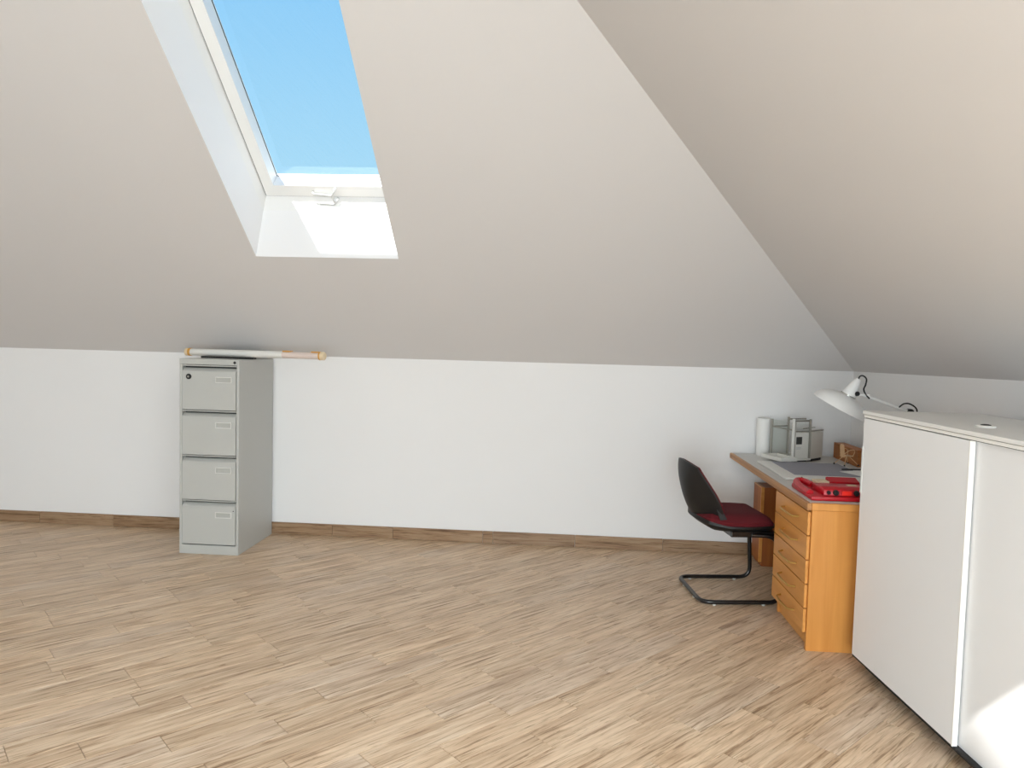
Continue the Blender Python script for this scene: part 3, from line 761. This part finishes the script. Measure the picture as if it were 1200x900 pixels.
post(A+V((0.014, 0.006, 0)), HM-0.02, 0.004)
def rail(q0, q1, z, w=0.005, m_='model_metal'):
    build('rail', tube([V((q0.x, q0.y, z)), V((q1.x, q1.y, z))], w, 4), m_, mdl)
def lerp(a, b, t_): return a+(b-a)*t_
rail(A, Bp, 0.215); rail(A, C_, 0.275, 0.006); rail(lerp(A, Bp, .2), lerp(A, Bp, .2)+(C_-A)*1.0, 0.284, 0.005); rail(Bp, Dq, 0.215); rail(A, C_, 0.205, 0.004)
def panel(q0, q1, z0, z1, m_, t=0.003, nm='panel'):
    d = (q1-q0).normalized(); n = V((-d.y, d.x, 0))*t
    return build(nm, hexa([V((q.x, q.y, z0)) for q in (q0, q1, q1+n, q0+n)] + [V((q.x, q.y, z1)) for q in (q0, q1, q1+n, q0+n)]), m_, mdl)
panel(lerp(A, Bp, .05), lerp(A, Bp, .95), 0.024, 0.265, 'acrylic', nm='clear_pane'); panel(lerp(Bp, Dq, .05), lerp(Bp, Dq, .95), 0.024, 0.260, 'acrylic', nm='clear_pane')
post(lerp(A, Bp, 0.2), 0.22, 0.003, nm='mullion')
pp = panel(lerp(A, C_, .14), lerp(A, C_, .93), 0.024, 0.195, 'model_white', nm='picture_panel')
pp2 = panel(lerp(A, C_, .14), lerp(A, C_, .93), 0.206, 0.262, 'acrylic', nm='clear_pane')
dAC = (C_-A).normalized(); nAC = V((dAC.y, -dAC.x, 0))*0.0012
def onpanel(s0, s1, z0, z1, m_, nm):
    q0, q1 = A+dAC*s0, A+dAC*s1
    return build(nm, hexa([V((q.x, q.y, z0)) for q in (q0, q1, q1+nAC, q0+nAC)] + [V((q.x, q.y, z1)) for q in (q0, q1, q1+nAC, q0+nAC)]), m_, pp)
onpanel(0.028, 0.078, 0.118, 0.168, 'cabinet_dark', 'dark_print'); onpanel(0.030, 0.072, 0.094, 0.098, 'handle_grey', 'caption_line'); onpanel(0.030, 0.072, 0.086, 0.090, 'handle_grey', 'caption_line')
onpanel(0.062, 0.088, 0.0, 0.004, 'cabinet_dark', 'foot_strip') if False else None
# beige side block with top rail
E_ = C_+V((0.125, 0.115, 0))
build('side_block', mprism([C_+V((.012, .006, 0)), E_, E_+V((-.05, .055, 0)), C_+V((-.038, .061, 0))], 0.175, 0.016), 'model_beige', mdl)
rail(C_, E_, 0.205, 0.005)
rail(C_+V((-.03, .05, 0)), E_+V((-.04, .045, 0)), 0.215, 0.004)
build('block_shadow', mprism([C_+V((.022, .012, 0)), E_+V((-.01, -.006, 0)), E_+V((-.05, .045, 0)), C_+V((-.03, .055, 0))], 0.0155, 0.0), 'black_plastic', mdl)  # black slab painted as the shadow beneath the side block

# flat trays in front of the model
for k, (px, py, rz, w, d, lab) in enumerate(((1.452, 4.952, 0.36, 0.062, 0.105, 'white flat tray lying on the drawing board beside the model'),)):
    ty = empty('tray', (px, py, DZ+0.019), rz); tag(ty, lab, 'tray')
    build('tray_floor', box((-w, -d, 0), (w, d, 0.005)), 'model_white', ty)
    for lo, hi in (((-w, -d, 0.0052), (w, -d+0.006, 0.024)), ((-w, d-0.006, 0.0052), (w, d, 0.024)), ((-w, -d+0.0062, 0.0052), (-w+0.006, d-0.0062, 0.024)), ((w-0.006, -d+0.0062, 0.0052), (w, d-0.0062, 0.024))):
        build('rim', box(lo, hi, 0.001, seg=1), 'model_white', ty)

# drawing board with grey mat
bd = empty('drawing_board', (1.58, 4.57, Z0)); tag(bd, 'white drawing board with a grey mat lying flat on the desk', 'drawing board')
build('board', box((-0.29, -0.315, 0), (0.235, 0.315, 0.013), 0.003), 'board_white', bd)
build('mat', box((-0.205, -0.20, 0.0132), (0.215, 0.285, 0.016), 0.001, seg=1), 'mat_grey', bd)
build('edge_groove', box((-0.291, -0.316, 0.0045), (-0.2895, 0.25, 0.0065)), 'handle_grey', bd)
build('pin', lathe([(0, 0.004), (0.004, 0.003), (0.004, 0)], (-0.19, -0.285, 0.013), (0, 0, 1), 10), 'black_plastic', bd)

# wooden box in the corner
wb = empty('wooden_box', (1.925, 5.05, Z0)); tag(wb, 'long orange-brown wooden box in the corner of the desk', 'box')
build('box_body', box((-0.012, -0.215, 0.0), (0.055, 0.195, 0.092), 0.002), 'box_wood', wb)
build('lid', box((-0.014, -0.217, 0.0925), (0.057, 0.197, 0.108), 0.002), 'box_wood', wb)
build('end_plate', box((-0.0135, 0.1955, 0.001), (0.0565, 0.201, 0.107), 0.001, seg=1), 'cherry', wb)

# miniature chair
mc = empty('miniature_chair', (1.83, 4.80, DZ+0.0185), math.radians(20)); tag(mc, 'miniature birch chair with thin splayed legs and black feet on the drawing board', 'model chair')
mc.location.z = Z0+0.0165
build('seat', box((-0.030, -0.028, 0.058), (0.030, 0.028, 0.063), 0.002), 'birch', mc)
bm = prism([(-0.032, -0.018, 0.052), (-0.032, 0.018, 0.052), (-0.040, 0.018, 0.128), (-0.040, 0.010, 0.136), (-0.040, -0.010, 0.136), (-0.040, -0.018, 0.128)], (0.004, 0, 0))
build('backrest', bm, 'birch', mc)
build('back_cushion', box((-0.035, -0.012, 0.085), (-0.031, 0.012, 0.122), 0.001, seg=1), 'mat_grey', mc)
for sx_, sy2 in ((-1, -1), (-1, 1), (1, -1), (1, 1)):
    lg = build('leg', tube([(sx_*0.012, sy2*0.012, 0.057), (sx_*0.052, sy2*0.046, 0.006)], 0.0026, 6), 'birch', mc)
    build('foot', lathe([(0, 0), (0.005, 0.001), (0.006, 0.005), (0.003, 0.011), (0, 0.012)], (sx_*0.053, sy2*0.047, 0.0), (0, 0, 1), 10), 'black_plastic', lg, True)
for s in (-1, 1):
    build('armrest', tube(smooth_path([V((-0.034, s*0.018, 0.075)), V((-0.010, s*0.034, 0.098)), V((0.022, s*0.036, 0.102)), V((0.034, s*0.030, 0.085)), V((0.028, s*0.024, 0.062))], 5), 0.0024, 6), 'birch', mc, True)

# pen and paper near the sideboard end of the board
pn = build('pen', tube([(-0.07, 0, 0.0045), (0.055, 0, 0.0045), (0.07, 0, 0.003)], 0.0045, 8, rr=[0.0045, 0.0045, 0.0012]), 'black_plastic', None, True, loc=(1.795, 4.60, Z0+0.0165))
pn.rotation_euler = (0, 0, math.radians(8)); tag(pn, 'dark pen lying on the grey mat of the drawing board', 'pen')
ps = build('paper_sheet', box((-0.075, -0.10, 0), (0.075, 0.10, 0.0006)), 'paper', None, loc=(1.80, 4.47, Z0+0.0165)); ps.rotation_euler = (0, 0, 0.45)
tag(ps, 'white paper sheet on the drawing board below the dark pen', 'paper')

# red plastic device at the near end of the desk
rd = empty('red_device', (1.42, 3.88, Z0)); tag(rd, 'red plastic device with black dials and a bright red button on the desk end', 'device')
o_ = V((1.42, 3.88))
outline = [(1.250, 3.692), (1.256, 3.90), (1.258, 4.00), (1.262, 4.05), (1.278, 4.085), (1.305, 4.10), (1.335, 4.09), (1.352, 4.06), (1.365, 4.02), (1.60, 4.03), (1.62, 3.70)]
build('housing', prism([V((x-o_.x, y-o_.y, 0)) for x, y in outline], (0, 0, 0.020), bev=0.004), 'red_plastic', rd, True)
build('grip', tube(smooth_path([V((-0.150, -0.10, 0.020)), V((-0.148, 0.06, 0.026)), V((-0.135, 0.165, 0.030)), V((-0.112, 0.192, 0.032)), V((-0.088, 0.178, 0.030)), V((-0.072, 0.10, 0.024))]), 0.018, 12), 'red_plastic', rd, True)
FB = -0.150
blk = build('control_block', prism([V((-0.098, FB, 0.0205)), V((-0.098, FB+0.006, 0.050)), V((-0.098, FB+0.040, 0.060)), V((-0.098, 0.03, 0.052)), V((-0.098, 0.04, 0.0205))], (0.29, 0, 0), bev=0.003), 'red_plastic', rd, True)
build('raised_flap', prism([V((0.0, 0.042, 0.0205)), V((0.0, 0.042, 0.058)), V((0.0, 0.10, 0.074)), V((0.0, 0.12, 0.070)), V((0.0, 0.12, 0.0205))], (0.15, 0, 0), bev=0.003), 'red_plastic', rd)
build('cream_inset', box((-0.068, 0.043, 0.0205), (-0.004, 0.118, 0.058), 0.002), 'cream', rd)
for x, rr_ in ((-0.075, 0.010), (-0.040, 0.0145), (0.060, 0.0145)):
    build('dial', lathe([(0, -0.010), (rr_*.8, -0.010), (rr_, -0.006), (rr_, 0.004)], (x, FB+0.002, 0.036), (0, 1, 0.12), 18), 'black_plastic', blk, True)
build('button', box((-0.012, FB-0.009, 0.024), (0.034, FB+0.001, 0.047), 0.002), 'red_bright', blk)
build('badge', box((0.050, FB+0.085, 0.0570), (0.095, FB+0.115, 0.0600), 0.0005, seg=1), 'cream', blk)
